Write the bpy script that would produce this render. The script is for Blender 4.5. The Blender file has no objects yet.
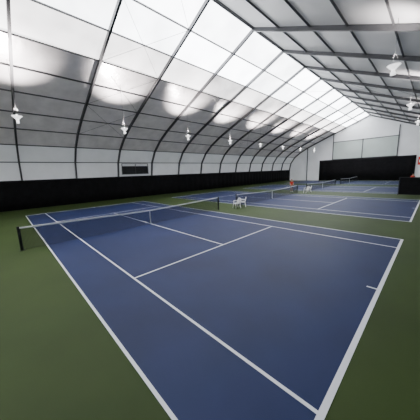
import bpy, bmesh, math, random
from mathutils import Vector, Matrix
random.seed(4)
C=bpy.context.collection

# ------------------------------------------------------------ materials
def mat(name, col, rough=0.6, metal=0.0, spec=0.5, noise=0.0, nscale=3.0, bump=0.0, bscale=20.0, emit=0.0, emitcol=None):
    m=bpy.data.materials.new(name); m.use_nodes=True
    n=m.node_tree; b=n.nodes['Principled BSDF']
    b.inputs['Base Color'].default_value=(*col,1); b.inputs['Roughness'].default_value=rough
    b.inputs['Metallic'].default_value=metal; b.inputs['Specular IOR Level'].default_value=spec
    tc=n.nodes.new('ShaderNodeTexCoord')
    if noise>0:
        t=n.nodes.new('ShaderNodeTexNoise'); t.inputs['Scale'].default_value=nscale; t.inputs['Detail'].default_value=6
        n.links.new(tc.outputs['Object'],t.inputs['Vector'])
        r=n.nodes.new('ShaderNodeMapRange'); r.inputs['From Min'].default_value=.3; r.inputs['From Max'].default_value=.7
        r.inputs['To Min'].default_value=1-noise; r.inputs['To Max'].default_value=1+noise
        n.links.new(t.outputs['Fac'],r.inputs['Value'])
        v=n.nodes.new('ShaderNodeVectorMath'); v.operation='SCALE'; v.inputs[0].default_value=col
        n.links.new(r.outputs[0],v.inputs['Scale']); n.links.new(v.outputs[0],b.inputs['Base Color'])
    if bump>0:
        t=n.nodes.new('ShaderNodeTexNoise'); t.inputs['Scale'].default_value=bscale; t.inputs['Detail'].default_value=4
        n.links.new(tc.outputs['Object'],t.inputs['Vector'])
        bp=n.nodes.new('ShaderNodeBump'); bp.inputs['Strength'].default_value=bump; bp.inputs['Distance'].default_value=.1
        n.links.new(t.outputs['Fac'],bp.inputs['Height']); n.links.new(bp.outputs[0],b.inputs['Normal'])
    if emit>0:
        b.inputs['Emission Color'].default_value=(*(emitcol or col),1); b.inputs['Emission Strength'].default_value=emit
    return m

def membrane(name, col, emit, var, rough=.6, ecol=(.93,.96,1)):
    """tent fabric with daylight put in as its own glow, each 5 m bay / purlin row slightly different"""
    m=mat(name,col,rough,bump=.25,bscale=1.2); n=m.node_tree; b=n.nodes['Principled BSDF']
    tc=n.nodes.new('ShaderNodeTexCoord'); mp=n.nodes.new('ShaderNodeVectorMath'); mp.operation='MULTIPLY'
    mp.inputs[1].default_value=(1/2.3,1/5.0,0)
    fl=n.nodes.new('ShaderNodeVectorMath'); fl.operation='FLOOR'
    wn=n.nodes.new('ShaderNodeTexWhiteNoise'); wn.noise_dimensions='3D'
    sh=n.nodes.new('ShaderNodeVectorMath'); sh.operation='ADD'; sh.inputs[1].default_value=(1.2,0,0)
    n.links.new(tc.outputs['Object'],sh.inputs[0])
    n.links.new(sh.outputs[0],mp.inputs[0]); n.links.new(mp.outputs[0],fl.inputs[0]); n.links.new(fl.outputs[0],wn.inputs['Vector'])
    no=n.nodes.new('ShaderNodeTexNoise'); no.inputs['Scale'].default_value=.5; n.links.new(tc.outputs['Object'],no.inputs['Vector'])
    ad=n.nodes.new('ShaderNodeMath'); ad.operation='ADD'; n.links.new(wn.outputs['Value'],ad.inputs[0]); n.links.new(no.outputs['Fac'],ad.inputs[1])
    r=n.nodes.new('ShaderNodeMapRange'); r.inputs['From Min'].default_value=.2; r.inputs['From Max'].default_value=1.6
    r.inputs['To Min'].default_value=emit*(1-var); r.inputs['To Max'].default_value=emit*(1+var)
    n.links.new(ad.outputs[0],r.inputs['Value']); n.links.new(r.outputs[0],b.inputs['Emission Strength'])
    b.inputs['Emission Color'].default_value=(*ecol,1)
    return m

M_blue=mat('court_blue_acrylic',(.0095,.0185,.067),.62,spec=.22,noise=.16,nscale=.5,bump=.08,bscale=60)
M_green=mat('court_green_acrylic',(.029,.049,.012),.65,spec=.15,noise=.16,nscale=.4,bump=.08,bscale=60)
M_line=mat('line_paint',(.62,.64,.68),.5)
M_foil=mat('roof_foil_fabric',(.62,.60,.60),.33,metal=.3,noise=.18,nscale=.8,bump=.4,bscale=1.1,emit=.10,emitcol=(.98,.96,1))  # weak emission added to brighten the foil panels
M_foilR=membrane('roof_foil_fabric_dim',(.5,.5,.5),.11,.75,rough=.4)  # right slope: faint glow added, some panels lighter than others
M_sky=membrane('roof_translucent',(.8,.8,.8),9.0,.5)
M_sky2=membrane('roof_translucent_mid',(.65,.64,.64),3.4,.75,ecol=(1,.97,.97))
M_skyR=membrane('roof_translucent_right',(.5,.5,.5),.55,.5)  # right ridge row, glow set dimmer for weaker daylight on this side
M_wall=mat('white_wall_fabric',(.64,.65,.66),.5,noise=.07,nscale=.6,bump=.2,bscale=1.0,emit=.2,emitcol=(.9,.95,1))  # faint emission stands in for daylight coming through the cloth
M_gable=mat('white_gable_fabric',(.64,.65,.66),.55,noise=.06,nscale=.4,bump=.15,bscale=1,emit=.2,emitcol=(.9,.95,1))  # outdoor backlight put in as a slight glow of the fabric
M_panel=mat('pale_green_panel',(.40,.45,.43),.4,noise=.06,nscale=.5,emit=.1,emitcol=(.8,.95,.9))
M_black=mat('black_curtain_cloth',(.005,.005,.006),.9,spec=.2,noise=.3,nscale=2,bump=.4,bscale=3)
M_steel=mat('grey_aluminium_frame',(.09,.09,.095),.45,metal=.4,noise=.1)
M_dark=mat('dark_metal',(.012,.014,.015),.5,metal=.3,noise=.1)
M_white=mat('white_plastic',(.8,.8,.8),.4,noise=.03)
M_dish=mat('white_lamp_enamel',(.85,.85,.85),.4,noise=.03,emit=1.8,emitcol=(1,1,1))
M_band=mat('white_net_band',(.75,.76,.78),.8,noise=.04,nscale=8)
M_red=mat('red_cloth',(.6,.03,.02),.8,noise=.15,nscale=9)
M_skin=mat('skin',(.5,.28,.18),.55,noise=.05,nscale=12)
M_hair=mat('dark_hair',(.02,.014,.01),.7,noise=.2,nscale=40)
M_navy=mat('navy_shorts',(.02,.025,.05),.8,noise=.1,nscale=9)
M_shoe=mat('white_shoe',(.7,.7,.7),.6,noise=.05)
M_bulb=mat('lamp_glow',(1,.98,.95),.5,emit=30,emitcol=(1,.97,.95))

def net_mat():
    m=bpy.data.materials.new('net_mesh_cord'); m.use_nodes=True; n=m.node_tree
    b=n.nodes['Principled BSDF']; b.inputs['Base Color'].default_value=(.010,.012,.012,1); b.inputs['Roughness'].default_value=.8
    tc=n.nodes.new('ShaderNodeTexCoord'); sx=n.nodes.new('ShaderNodeSeparateXYZ'); n.links.new(tc.outputs['Object'],sx.inputs[0])
    outs=[]
    for ax in ('Y','Z'):
        d=n.nodes.new('ShaderNodeMath'); d.operation='MULTIPLY'; d.inputs[1].default_value=1/.045; n.links.new(sx.outputs[ax],d.inputs[0])
        f=n.nodes.new('ShaderNodeMath'); f.operation='FRACT'; n.links.new(d.outputs[0],f.inputs[0])
        l=n.nodes.new('ShaderNodeMath'); l.operation='LESS_THAN'; l.inputs[1].default_value=.24; n.links.new(f.outputs[0],l.inputs[0]); outs.append(l)
    mx=n.nodes.new('ShaderNodeMath'); mx.operation='MAXIMUM'; n.links.new(outs[0].outputs[0],mx.inputs[0]); n.links.new(outs[1].outputs[0],mx.inputs[1])
    n.links.new(mx.outputs[0],b.inputs['Alpha'])
    return m
M_net=net_mat()

# ------------------------------------------------------------ helpers
def obj(name,bm,mats,parent=None,smooth=False):
    me=bpy.data.meshes.new(name); bm.normal_update(); bm.to_mesh(me); bm.free()
    for m in (mats if isinstance(mats,(list,tuple)) else [mats]): me.materials.append(m)
    if smooth:
        for p in me.polygons: p.use_smooth=True
    o=bpy.data.objects.new(name,me); C.objects.link(o)
    if parent: o.parent=parent
    return o
def empty(name,loc=(0,0,0),rz=0):
    e=bpy.data.objects.new(name,None); C.objects.link(e); e.location=loc; e.rotation_euler=(0,0,rz); e.empty_display_size=.2; return e
def box(bm,a,b,mi=0):
    x0,y0,z0=a;x1,y1,z1=b
    v=[bm.verts.new(p) for p in ((x0,y0,z0),(x1,y0,z0),(x1,y1,z0),(x0,y1,z0),(x0,y0,z1),(x1,y0,z1),(x1,y1,z1),(x0,y1,z1))]
    for f in ((0,3,2,1),(4,5,6,7),(0,1,5,4),(1,2,6,5),(2,3,7,6),(3,0,4,7)):
        bm.faces.new([v[i] for i in f]).material_index=mi
def rod(bm,a,b,r,r2=None,seg=8,mi=0):
    a=Vector(a);b=Vector(b);d=b-a;L=d.length
    q=Vector((0,0,1)).rotation_difference(d.normalized())
    r2=r if r2 is None else r2
    g=bmesh.ops.create_cone(bm,cap_ends=True,segments=seg,radius1=r,radius2=r2,depth=L,matrix=Matrix.Translation((a+b)/2)@q.to_matrix().to_4x4())
    for v in g['verts']:
        for f in v.link_faces: f.material_index=mi
def ball(bm,c,r,s=(1,1,1),mi=0,u=14,w=10):
    g=bmesh.ops.create_uvsphere(bm,u_segments=u,v_segments=w,radius=r,matrix=Matrix.Translation(c)@Matrix.Diagonal((*s,1)))
    for v in g['verts']:
        for f in v.link_faces: f.material_index=mi

# ------------------------------------------------------------ building
V0,V1=-20.0,55.0
UC=1.1; UW=-17.5; UR=2*UC-UW
half=[(-17.5,0),(-17.5,3.0),(-17.1,4.9),(-16.0,6.5),(-14.4,7.75),(-12.5,8.8),(-10.3,9.8),(-8.05,10.78),(-5.8,11.75),(-3.5,12.74),(-1.2,13.7),(UC,14.7)]
prof=half+[(2*UC-u,z) for u,z in reversed(half[:-1])]
bays=[V0+5*i for i in range(16)]  # arches at -20,-15,...

bm=bmesh.new(); box(bm,(UW-.2,V0-.2,-.2),(UR+.2,V1+.2,0)); obj('floor',bm,M_green)
# left & right vertical walls
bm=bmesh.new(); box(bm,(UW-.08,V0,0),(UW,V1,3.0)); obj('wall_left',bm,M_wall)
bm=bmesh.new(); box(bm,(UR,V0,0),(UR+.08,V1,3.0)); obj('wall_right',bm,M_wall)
# roof skin
bm=bmesh.new()
pts=prof[1:-1]; n=len(pts)
grid=[[bm.verts.new((u,v,z)) for u,z in pts] for v in bays]
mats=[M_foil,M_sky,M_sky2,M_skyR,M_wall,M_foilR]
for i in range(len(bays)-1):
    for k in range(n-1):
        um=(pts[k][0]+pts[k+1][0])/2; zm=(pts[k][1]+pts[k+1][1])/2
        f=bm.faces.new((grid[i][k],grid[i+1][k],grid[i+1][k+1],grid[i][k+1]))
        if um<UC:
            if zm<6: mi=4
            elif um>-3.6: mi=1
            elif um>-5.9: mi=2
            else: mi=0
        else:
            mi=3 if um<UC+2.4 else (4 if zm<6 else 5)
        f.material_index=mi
bmesh.ops.reverse_faces(bm,faces=bm.faces)
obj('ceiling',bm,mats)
# gables
def gable(name,v,m,th):
    bm=bmesh.new(); a=[bm.verts.new((u,v,z)) for u,z in prof]; b=[bm.verts.new((u,v+th,z)) for u,z in prof]
    bm.faces.new(a); bm.faces.new(list(reversed(b)))
    for i in range(len(a)): bm.faces.new((a[i],b[i],b[(i+1)%len(a)],a[(i+1)%len(a)]))
    bmesh.ops.recalc_face_normals(bm,faces=bm.faces)
    obj(name,bm,m)
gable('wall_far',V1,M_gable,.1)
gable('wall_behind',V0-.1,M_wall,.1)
# arches + purlins
def inset(pl,d):
    out=[]
    for i,(u,z) in enumerate(pl):
        a=pl[max(i-1,0)];b=pl[min(i+1,len(pl)-1)]
        t=Vector((b[0]-a[0],b[1]-a[1])).normalized(); nrm=Vector((t.y,-t.x))
        out.append((u+nrm.x*d,z+nrm.y*d))
    return out
outer=inset(prof,.02); inner=inset(prof,.30)
arch=empty('roof_arch_frame')
for i,v in enumerate(bays[:-1]+[V1-.15]):
    bm=bmesh.new(); w=.075
    A=[[bm.verts.new((u,v+s,max(z,0))) for u,z in pl] for s in (-w,w) for pl in (outer,inner)]
    for k in range(len(prof)-1):
        for q in ((0,1),(3,2),(1,3),(2,0)):
            bm.faces.new((A[q[0]][k],A[q[1]][k],A[q[1]][k+1],A[q[0]][k+1]))
    bmesh.ops.recalc_face_normals(bm,faces=bm.faces)
    obj('arch_rib_%d'%(i+1),bm,M_steel,arch)
bm=bmesh.new(); pp=inset(prof,.06)
for k,(u,z) in enumerate(pp):
    if z<1: continue
    s=.045 if k!=len(half)-1 else .1
    box(bm,(u-s,V0,z-s),(u+s,V1-.02,z+s))
# mid-wall girt
box(bm,(UW+.02,V0,3.9),(UW+.1,V1,3.98)) 
obj('purlins',bm,M_steel,arch)
# diagonal brace cables in some bays
bm=bmesh.new(); ip=inset(prof,.12)
for bi in (4,9,13):
    va,vb=bays[bi],bays[bi+1]
    for k in range(4,len(ip)-5,2):
        a,b=ip[k],ip[k+2]
        rod(bm,(a[0],va,a[1]),(b[0],vb,b[1]),.014,seg=5); rod(bm,(a[0],vb,a[1]),(b[0],va,b[1]),.014,seg=5)
obj('brace_cables',bm,M_steel,arch)

# black curtains along the side walls (wavy cloth) 
def curtain(name,p0,p1,h,wav=.05,z0=.03):
    bm=bmesh.new(); p0=Vector(p0);p1=Vector(p1);L=(p1-p0).length;t=(p1-p0)/L;nr=Vector((-t.y,t.x,0))
    N=int(L/.25); rows=[]
    for i in range(N+1):
        s=L*i/N; o=nr*(wav*math.sin(s*5.2)+wav*.4*math.sin(s*11.7+1))
        rows.append([bm.verts.new(p0+t*s+o*(1 if z<h*.9 else .4)+Vector((0,0,z))) for z in (z0,h*.5,h*.92,h)])
    for i in range(N):
        for j in range(3): bm.faces.new((rows[i][j],rows[i+1][j],rows[i+1][j+1],rows[i][j+1]))
    o=obj(name,bm,M_black,smooth=True)
    md=o.modifiers.new('s','SOLIDIFY'); md.thickness=.01
    return o
curtain('black_curtain',(UW+.45,V0+.3,0),(UW+.45,V1-.5,0),3.0)
curtain('black_curtain',(UR-.45,V0+.3,0),(UR-.45,V1-.5,0),3.0)
# far end: black backdrop and pale panels
curtain('black_backdrop',(-9,V1-.35,0),(9.6,V1-.35,0),5.2,.03)
bm=bmesh.new()
box(bm,(-6,V1-.06,5.3),(.1,V1-.01,9.4),0); box(bm,(.3,V1-.06,5.3),(6.4,V1-.01,9.4),0)
for u in (-6.1,0.1,6.4): box(bm,(u,V1-.14,5.2),(u+.2,V1-.01,9.6),1)
for z in (5.2,9.4): box(bm,(-6.1,V1-.14,z),(6.6,V1-.01,z+.14),1)
obj('window_1',bm,[M_panel,M_steel])
bm=bmesh.new()
for u in (-12.3,-6.0,6.5,14.2):
    box(bm,(u-.08,V1-.2,0),(u+.08,V1-.01,11.6 if abs(u-UC)<=10 else 8.6))
obj('trim_1',bm,M_steel)
# vent in left wall
bm=bmesh.new()
box(bm,(-17.3,5.6,3.35),(-17.2,9.3,4.75),0)
for z in (3.3,4.7): box(bm,(-17.33,5.5,z),(-17.12,9.4,z+.08),1)
for v in (5.5,7.4,9.32): box(bm,(-17.33,v,3.3),(-17.12,v+.08,4.78),1)
for i in range(7): box(bm,(-17.22,5.58,3.5+i*.17),(-17.15,9.32,3.53+i*.17),1)
obj('wall_vent',bm,[M_dark,M_steel])

# ------------------------------------------------------------ courts
def court(cv):
    e=empty('tennis_court',(0,cv,0))
    hw,hl=5.485,11.885; w=.028
    bm=bmesh.new(); box(bm,(-hl-.03,-hw-.03,-.05),(hl+.03,hw+.03,.004)); obj('blue_surface',bm,M_blue,e)
    bm=bmesh.new(); z0,z1=.003,.008
    def ln(a,b,c,d): box(bm,(a,b,z0),(c,d,z1))
    B=hl-.045
    for s in (-1,1):
        ln(-B,s*hw-w,B,s*hw+w); ln(-B,s*4.115-w,B,s*4.115+w)
        if s<0: ln(-hl-.045,-hw-w,-B,hw+w)
        else: ln(B,-hw-w,hl+.045,hw+w)
        ln(s*6.4-w,-4.115+w,s*6.4+w,4.115-w)
        a,b=sorted((s*B,s*(B-.22))); ln(a,-w,b,w)
    ln(-6.4+w,-w,6.4-w,w)
    obj('court_lines',bm,M_line,e)
def net(cv):
    e=empty('tennis_net',(0,cv,0)); N=32; P=6.4
    H=lambda v: .914+(1.07-.914)*(abs(v)/P)**1.15
    bm=bmesh.new(); lo=[];hi=[]
    for i in range(N+1):
        v=-P+.05+(2*P-.1)*i/N; lo.append(bm.verts.new((0,v,.03))); hi.append(bm.verts.new((0,v,H(v)-.03)))
    for i in range(N): bm.faces.new((lo[i],lo[i+1],hi[i+1],hi[i]))
    obj('net_mesh',bm,M_net,e)
    bm=bmesh.new(); R=[]
    for i in range(N+1):
        v=-P+.05+(2*P-.1)*i/N; h=H(v); R.append([bm.verts.new((x,v,z)) for x,z in ((-.018,h-.07),(-.018,h),(.018,h),(.018,h-.07))])
    for i in range(N):
        for j in range(4): bm.faces.new((R[i][j],R[i+1][j],R[i+1][(j+1)%4],R[i][(j+1)%4]))
    bm.faces.new(R[0]); bm.faces.new(R[-1][::-1])
    box(bm,(-.022,-.03,.02),(.022,.03,.915))
    obj('headband_and_strap',bm,M_band,e)
    bm=bmesh.new()
    for s in (-1,1):
        rod(bm,(0,s*P,0.0),(0,s*P,1.09),.055,seg=14); ball(bm,(0,s*P,1.09),.056,(1,1,.5))
        rod(bm,(0,s*P,0.0),(0,s*P,.02),.10,seg=16)
        rod(bm,(.03,s*P,.75),(.16,s*P,.75),.012); rod(bm,(.15,s*P,.75),(.15,s*P,.66),.01)
        box(bm,(.03,s*P-.03,.68),(.09,s*P+.03,.82))
    rod(bm,(0,-P,.03),(0,P,.03),.006,seg=5)
    obj('net_posts',bm,M_dark,e)
for cv in (0,15.2,31.0,46.8):
    court(cv); net(cv)

# ------------------------------------------------------------ hanging indirect lamps
def roofz(u):
    for (a,za),(b,zb) in zip(prof[1:-1],prof[2:-1]):
        if a<=u<=b and b>a: return za+(zb-za)*(u-a)/(b-a)
    return 9
def lamp(u,v,z,power,ang=90):
    e=empty('hanging_uplight',(u,v,z)); k0=.72
    bm=bmesh.new(); S=20
    prf=[(.10,-.16),(.14,-.15),(.24,-.02),(.40,.14),(.42,.15),(.38,.14),(.22,.0),(.10,-.10)]
    rings=[[bm.verts.new((k0*r*math.cos(6.2832*i/S),k0*r*math.sin(6.2832*i/S),k0*zz)) for i in range(S)] for r,zz in prf]
    for a,b in zip(rings,rings[1:]):
        for i in range(S): bm.faces.new((a[i],a[(i+1)%S],b[(i+1)%S],b[i]))
    bm.faces.new(rings[0][::-1]); bm.faces.new(rings[-1])
    rod(bm,(0,0,-.25),(0,0,-.11),.08,seg=14); box(bm,(-.11,-.07,-.36),(.11,.07,-.23))
    obj('reflector_dish',bm,M_dish,e,True)
    bm=bmesh.new(); ball(bm,(0,0,.05),.10,(1,1,1.4)); obj('bulb',bm,M_bulb,e,True)
    bm=bmesh.new(); rz=roofz(u)-z
    for k in range(3):
        a=6.2832*k/3; rod(bm,(.29*math.cos(a),.29*math.sin(a),.10),(0,0,.7),.006,seg=5)
    rod(bm,(0,0,.68),(0,0,rz-.05),.01,seg=5); obj('suspension_wires',bm,M_steel,e)
    L=bpy.data.lights.new('uplight_beam','SPOT'); L.energy=power; L.spot_size=math.radians(ang); L.spot_blend=1; L.shadow_soft_size=.12; L.color=(1,.92,.90)
    lo=bpy.data.objects.new('uplight_beam',L); C.objects.link(lo); lo.parent=e; lo.location=(0,0,.3); lo.rotation_euler=(math.pi,0,0)
for v in (-12.5,-5.2,2.2,9.6,17,24.5,32,39.5,47): lamp(-7.6,v,7.3,7500)
for v in (-12.5,-1,9.2,20,31,42): lamp(10.5,v,8.3,1600)

# ------------------------------------------------------------ chairs
def chair(loc,rz):
    e=empty('plastic_chair',loc,rz)
    bm=bmesh.new()
    N=6; top=[];bot=[]
    for i in range(N+1):
        for j in range(N+1):
            x=-.22+.44*i/N; y=-.21+.42*j/N; dz=-.02*(1-(x/.22)**2)*(1-(y/.21)**2)
            top.append(bm.verts.new((x,y,.44+dz))); bot.append(bm.verts.new((x,y,.415+dz)))
    id=lambda i,j:i*(N+1)+j
    for i in range(N):
        for j in range(N):
            bm.faces.new((top[id(i,j)],top[id(i+1,j)],top[id(i+1,j+1)],top[id(i,j+1)]))
            bm.faces.new((bot[id(i,j)],bot[id(i,j+1)],bot[id(i+1,j+1)],bot[id(i+1,j)]))
    for i in range(N):
        for a,b in ((id(i,0),id(i+1,0)),(id(i+1,N),id(i,N)),(id(0,i+1),id(0,i)),(id(N,i),id(N,i+1))):
            bm.faces.new((top[a],bot[a],bot[b],top[b]))
    obj('seat',bm,M_white,e,False)
    bm=bmesh.new()
    for sx in (-1,1):
        rod(bm,(sx*.25,-.24,0),(sx*.20,-.19,.43),.026,.03); rod(bm,(sx*.24,.27,0),(sx*.2,.2,.43),.026,.03)
    obj('legs',bm,M_white,e)
    bm=bmesh.new()
    for k in range(5):
        x=-.16+.08*k; rod(bm,(x,.2,.43),(x*1.1,.29,.84),.02,.018,seg=6)
    for sx in (-1,1): rod(bm,(sx*.21,.2,.43),(sx*.22,.3,.82),.026)
    pr=(-.22,.3,.82)
    for k in range(1,9):
        x=-.22+.44*k/8; p=(x,.3,.82+.05*math.sin(math.pi*k/8)); rod(bm,pr,p,.028,seg=8); pr=p
    obj('backrest',bm,M_white,e)
    bm=bmesh.new()
    for sx in (-1,1):
        rod(bm,(sx*.22,.26,.64),(sx*.27,-.14,.64),.022); rod(bm,(sx*.27,-.14,.64),(sx*.21,-.18,.43),.022)
    obj('arms',bm,M_white,e)
chair((.75,7.95,0),math.radians(-20)); chair((.7,8.85,0),math.radians(-50))
chair((.8,22.6,0),math.radians(-30)); chair((.75,23.6,0),math.radians(-60))

# ------------------------------------------------------------ dark divider fence at right
e=empty('divider_fence',(10.0,24.0,0))
bm=bmesh.new()
for x in (0,2.2,4.4,6.6): rod(bm,(x,0,0),(x,0,1.95),.035,seg=10); rod(bm,(x,-.35,.02),(x,.35,.02),.03)
rod(bm,(0,0,1.93),(6.6,0,1.93),.025); rod(bm,(0,0,.12),(6.6,0,.12),.02)
obj('fence_posts',bm,M_dark,e)
bm=bmesh.new(); box(bm,(.04,-.008,.14),(6.56,.008,1.9)); obj('windscreen_cloth',bm,M_black,e)
# red-white banner on far wall
bm=bmesh.new(); box(bm,(9.9,V1-.3,3.2),(11.3,V1-.24,4.8),0); box(bm,(10.05,V1-.31,3.7),(11.15,V1-.3,4.2),1); obj('wall_banner',bm,[M_red,M_band])

# ------------------------------------------------------------ players
def skin(name,verts,edges,m,parent,sub=2):
    me=bpy.data.meshes.new(name); me.from_pydata([v[0] for v in verts],edges,[]); me.materials.append(m)
    o=bpy.data.objects.new(name,me); C.objects.link(o); o.parent=parent
    md=o.modifiers.new('skin','SKIN'); md.use_smooth_shade=True
    for i,(co,r) in enumerate(verts):
        sv=me.skin_vertices[0].data[i]; sv.radius=r if isinstance(r,tuple) else (r,r); sv.use_root=(i==0)
    s=o.modifiers.new('sub','SUBSURF'); s.levels=sub; s.render_levels=sub
    return o
def person(loc,rz):
    e=empty('tennis_player',loc,rz)
    V=[((0,0,.95),(.15,.11)),((0,0,1.12),(.13,.095)),((0,-.01,1.3),(.155,.11)),((0,0,1.43),(.11,.08)),((0,0,1.52),(.052,.052)),((0,-.01,1.6),(.055,.06)),
       ((-.18,0,1.42),(.062,.062)),((-.26,.02,1.15),(.046,.046)),((-.24,-.14,.93),(.03,.03)),
       ((.18,0,1.42),(.062,.062)),((.27,.02,1.15),(.046,.046)),((.22,-.18,.98),(.03,.03)),
       ((-.1,0,.86),(.095,.095)),((-.12,-.03,.5),(.062,.062)),((-.13,.02,.09),(.038,.038)),
       ((.1,0,.86),(.095,.095)),((.14,-.04,.5),(.062,.062)),((.16,.02,.09),(.038,.038))]
    E=[(0,1),(1,2),(2,3),(3,4),(4,5),(3,6),(6,7),(7,8),(3,9),(9,10),(10,11),(0,12),(12,13),(13,14),(0,15),(15,16),(16,17)]
    skin('body',V,E,M_skin,e)
    skin('shirt',[((0,0,.98),(.165,.125)),((0,0,1.12),(.15,.115)),((0,-.01,1.3),(.17,.125)),((0,0,1.43),(.12,.09)),((-.18,0,1.42),(.08,.08)),((-.225,.01,1.26),(.068,.068)),((.18,0,1.42),(.08,.08)),((.23,.01,1.26),(.068,.068))],
         [(0,1),(1,2),(2,3),(3,4),(4,5),(3,6),(6,7)],M_red,e)
    skin('shorts',[((0,0,.97),(.165,.125)),((-.1,0,.86),(.115,.115)),((-.12,-.02,.58),(.1,.1)),((.1,0,.86),(.115,.115)),((.13,-.03,.58),(.1,.1))],[(0,1),(1,2),(0,3),(3,4)],M_navy,e)
    bm=bmesh.new()
    for x in (-.13,.16):
        ball(bm,(x,-.05,.045),.05,(.95,2.6,.85)); ball(bm,(x,.03,.08),.05,(.9,1,1.1))
    obj('shoes',bm,M_shoe,e,True)
    bm=bmesh.new(); ball(bm,(0,-.02,1.68),.1,(.78,.95,1.2),u=20,w=16); ball(bm,(0,-.1,1.585),.035,(1,.7,.7))
    rod(bm,(0,-.105,1.71),(0,-.135,1.665),.008,.017); 
    for s in (-1,1): ball(bm,(s*.08,-.01,1.68),.025,(.4,.8,1.2))
    obj('head',bm,M_skin,e,True)
    bm=bmesh.new()
    for s in (-1,1): ball(bm,(s*.03,-.105,1.695),.012,(1,.6,.7))
    ball(bm,(0,-.108,1.625),.02,(1.2,.4,.3))
    obj('eyes_and_mouth',bm,M_hair,e,True)
    bm=bmesh.new(); ball(bm,(0,.01,1.72),.108,(.82,.98,.95),u=18,w=12)
    bmesh.ops.delete(bm,geom=[v for v in bm.verts if v.co.y<-.02 and v.co.z<1.755 or v.co.z<1.64],context='VERTS')
    obj('hair',bm,M_hair,e,True)
    for s,h in ((-1,Vector((-.24,-.14,.93))),(1,Vector((.22,-.18,.98)))):
        d=Vector((0,-.5,-.87)); side=Vector((0,-.87,.5)); 
        palm=h+d*.05
        skin('palm',[(tuple(h),.022),(tuple(palm),(.018,.038)),(tuple(h+d*.09),(.014,.034))],[(0,1),(1,2)],M_skin,e,1)
        for k,L in enumerate((.062,.075,.07,.052)):
            b=h+d*.085+side*(.03-.02*k); m1=b+d*L*.5; m2=m1+(d*.7+Vector((-s*.6,0,0)))*L*.5
            skin('finger_%d'%(k+1),[(tuple(b),.009),(tuple(m1),.0085),(tuple(m2),.007)],[(0,1),(1,2)],M_skin,e,1)
        b=h+d*.03+side*.028; m1=b+(d*.6+side*.8)*.035
        skin('thumb',[(tuple(b),.011),(tuple(m1),.0095),(tuple(m1+d*.03),.008)],[(0,1),(1,2)],M_skin,e,1)
person((-1.4,22.9,0.008),math.radians(60))
person((10.1,41.8,0.008),math.radians(10))

# ------------------------------------------------------------ world & camera
w=bpy.data.worlds.new('overcast'); bpy.context.scene.world=w; w.use_nodes=True
w.node_tree.nodes['Background'].inputs[0].default_value=(.7,.78,.9,1); w.node_tree.nodes['Background'].inputs[1].default_value=.5

yaw,pit,rol=2.3781,-0.1729,-0.0359; F=215.2947
f=Vector((math.cos(yaw)*math.cos(pit),math.sin(yaw)*math.cos(pit),math.sin(pit)))
r=Vector((f.y,-f.x,0)).normalized(); up=r.cross(f)
r2=r*math.cos(rol)+up*math.sin(rol); u2=-r*math.sin(rol)+up*math.cos(rol)
cd=bpy.data.cameras.new('camera'); cam=bpy.data.objects.new('camera',cd); C.objects.link(cam)
mw=Matrix((r2,u2,-f)).transposed().to_4x4(); mw.translation=Vector((12.6077,-6.6741,3.1686)); cam.matrix_world=mw
cd.sensor_fit='HORIZONTAL'; cd.sensor_width=36; cd.lens=36*F/420; cd.clip_end=300
bpy.context.scene.camera=cam
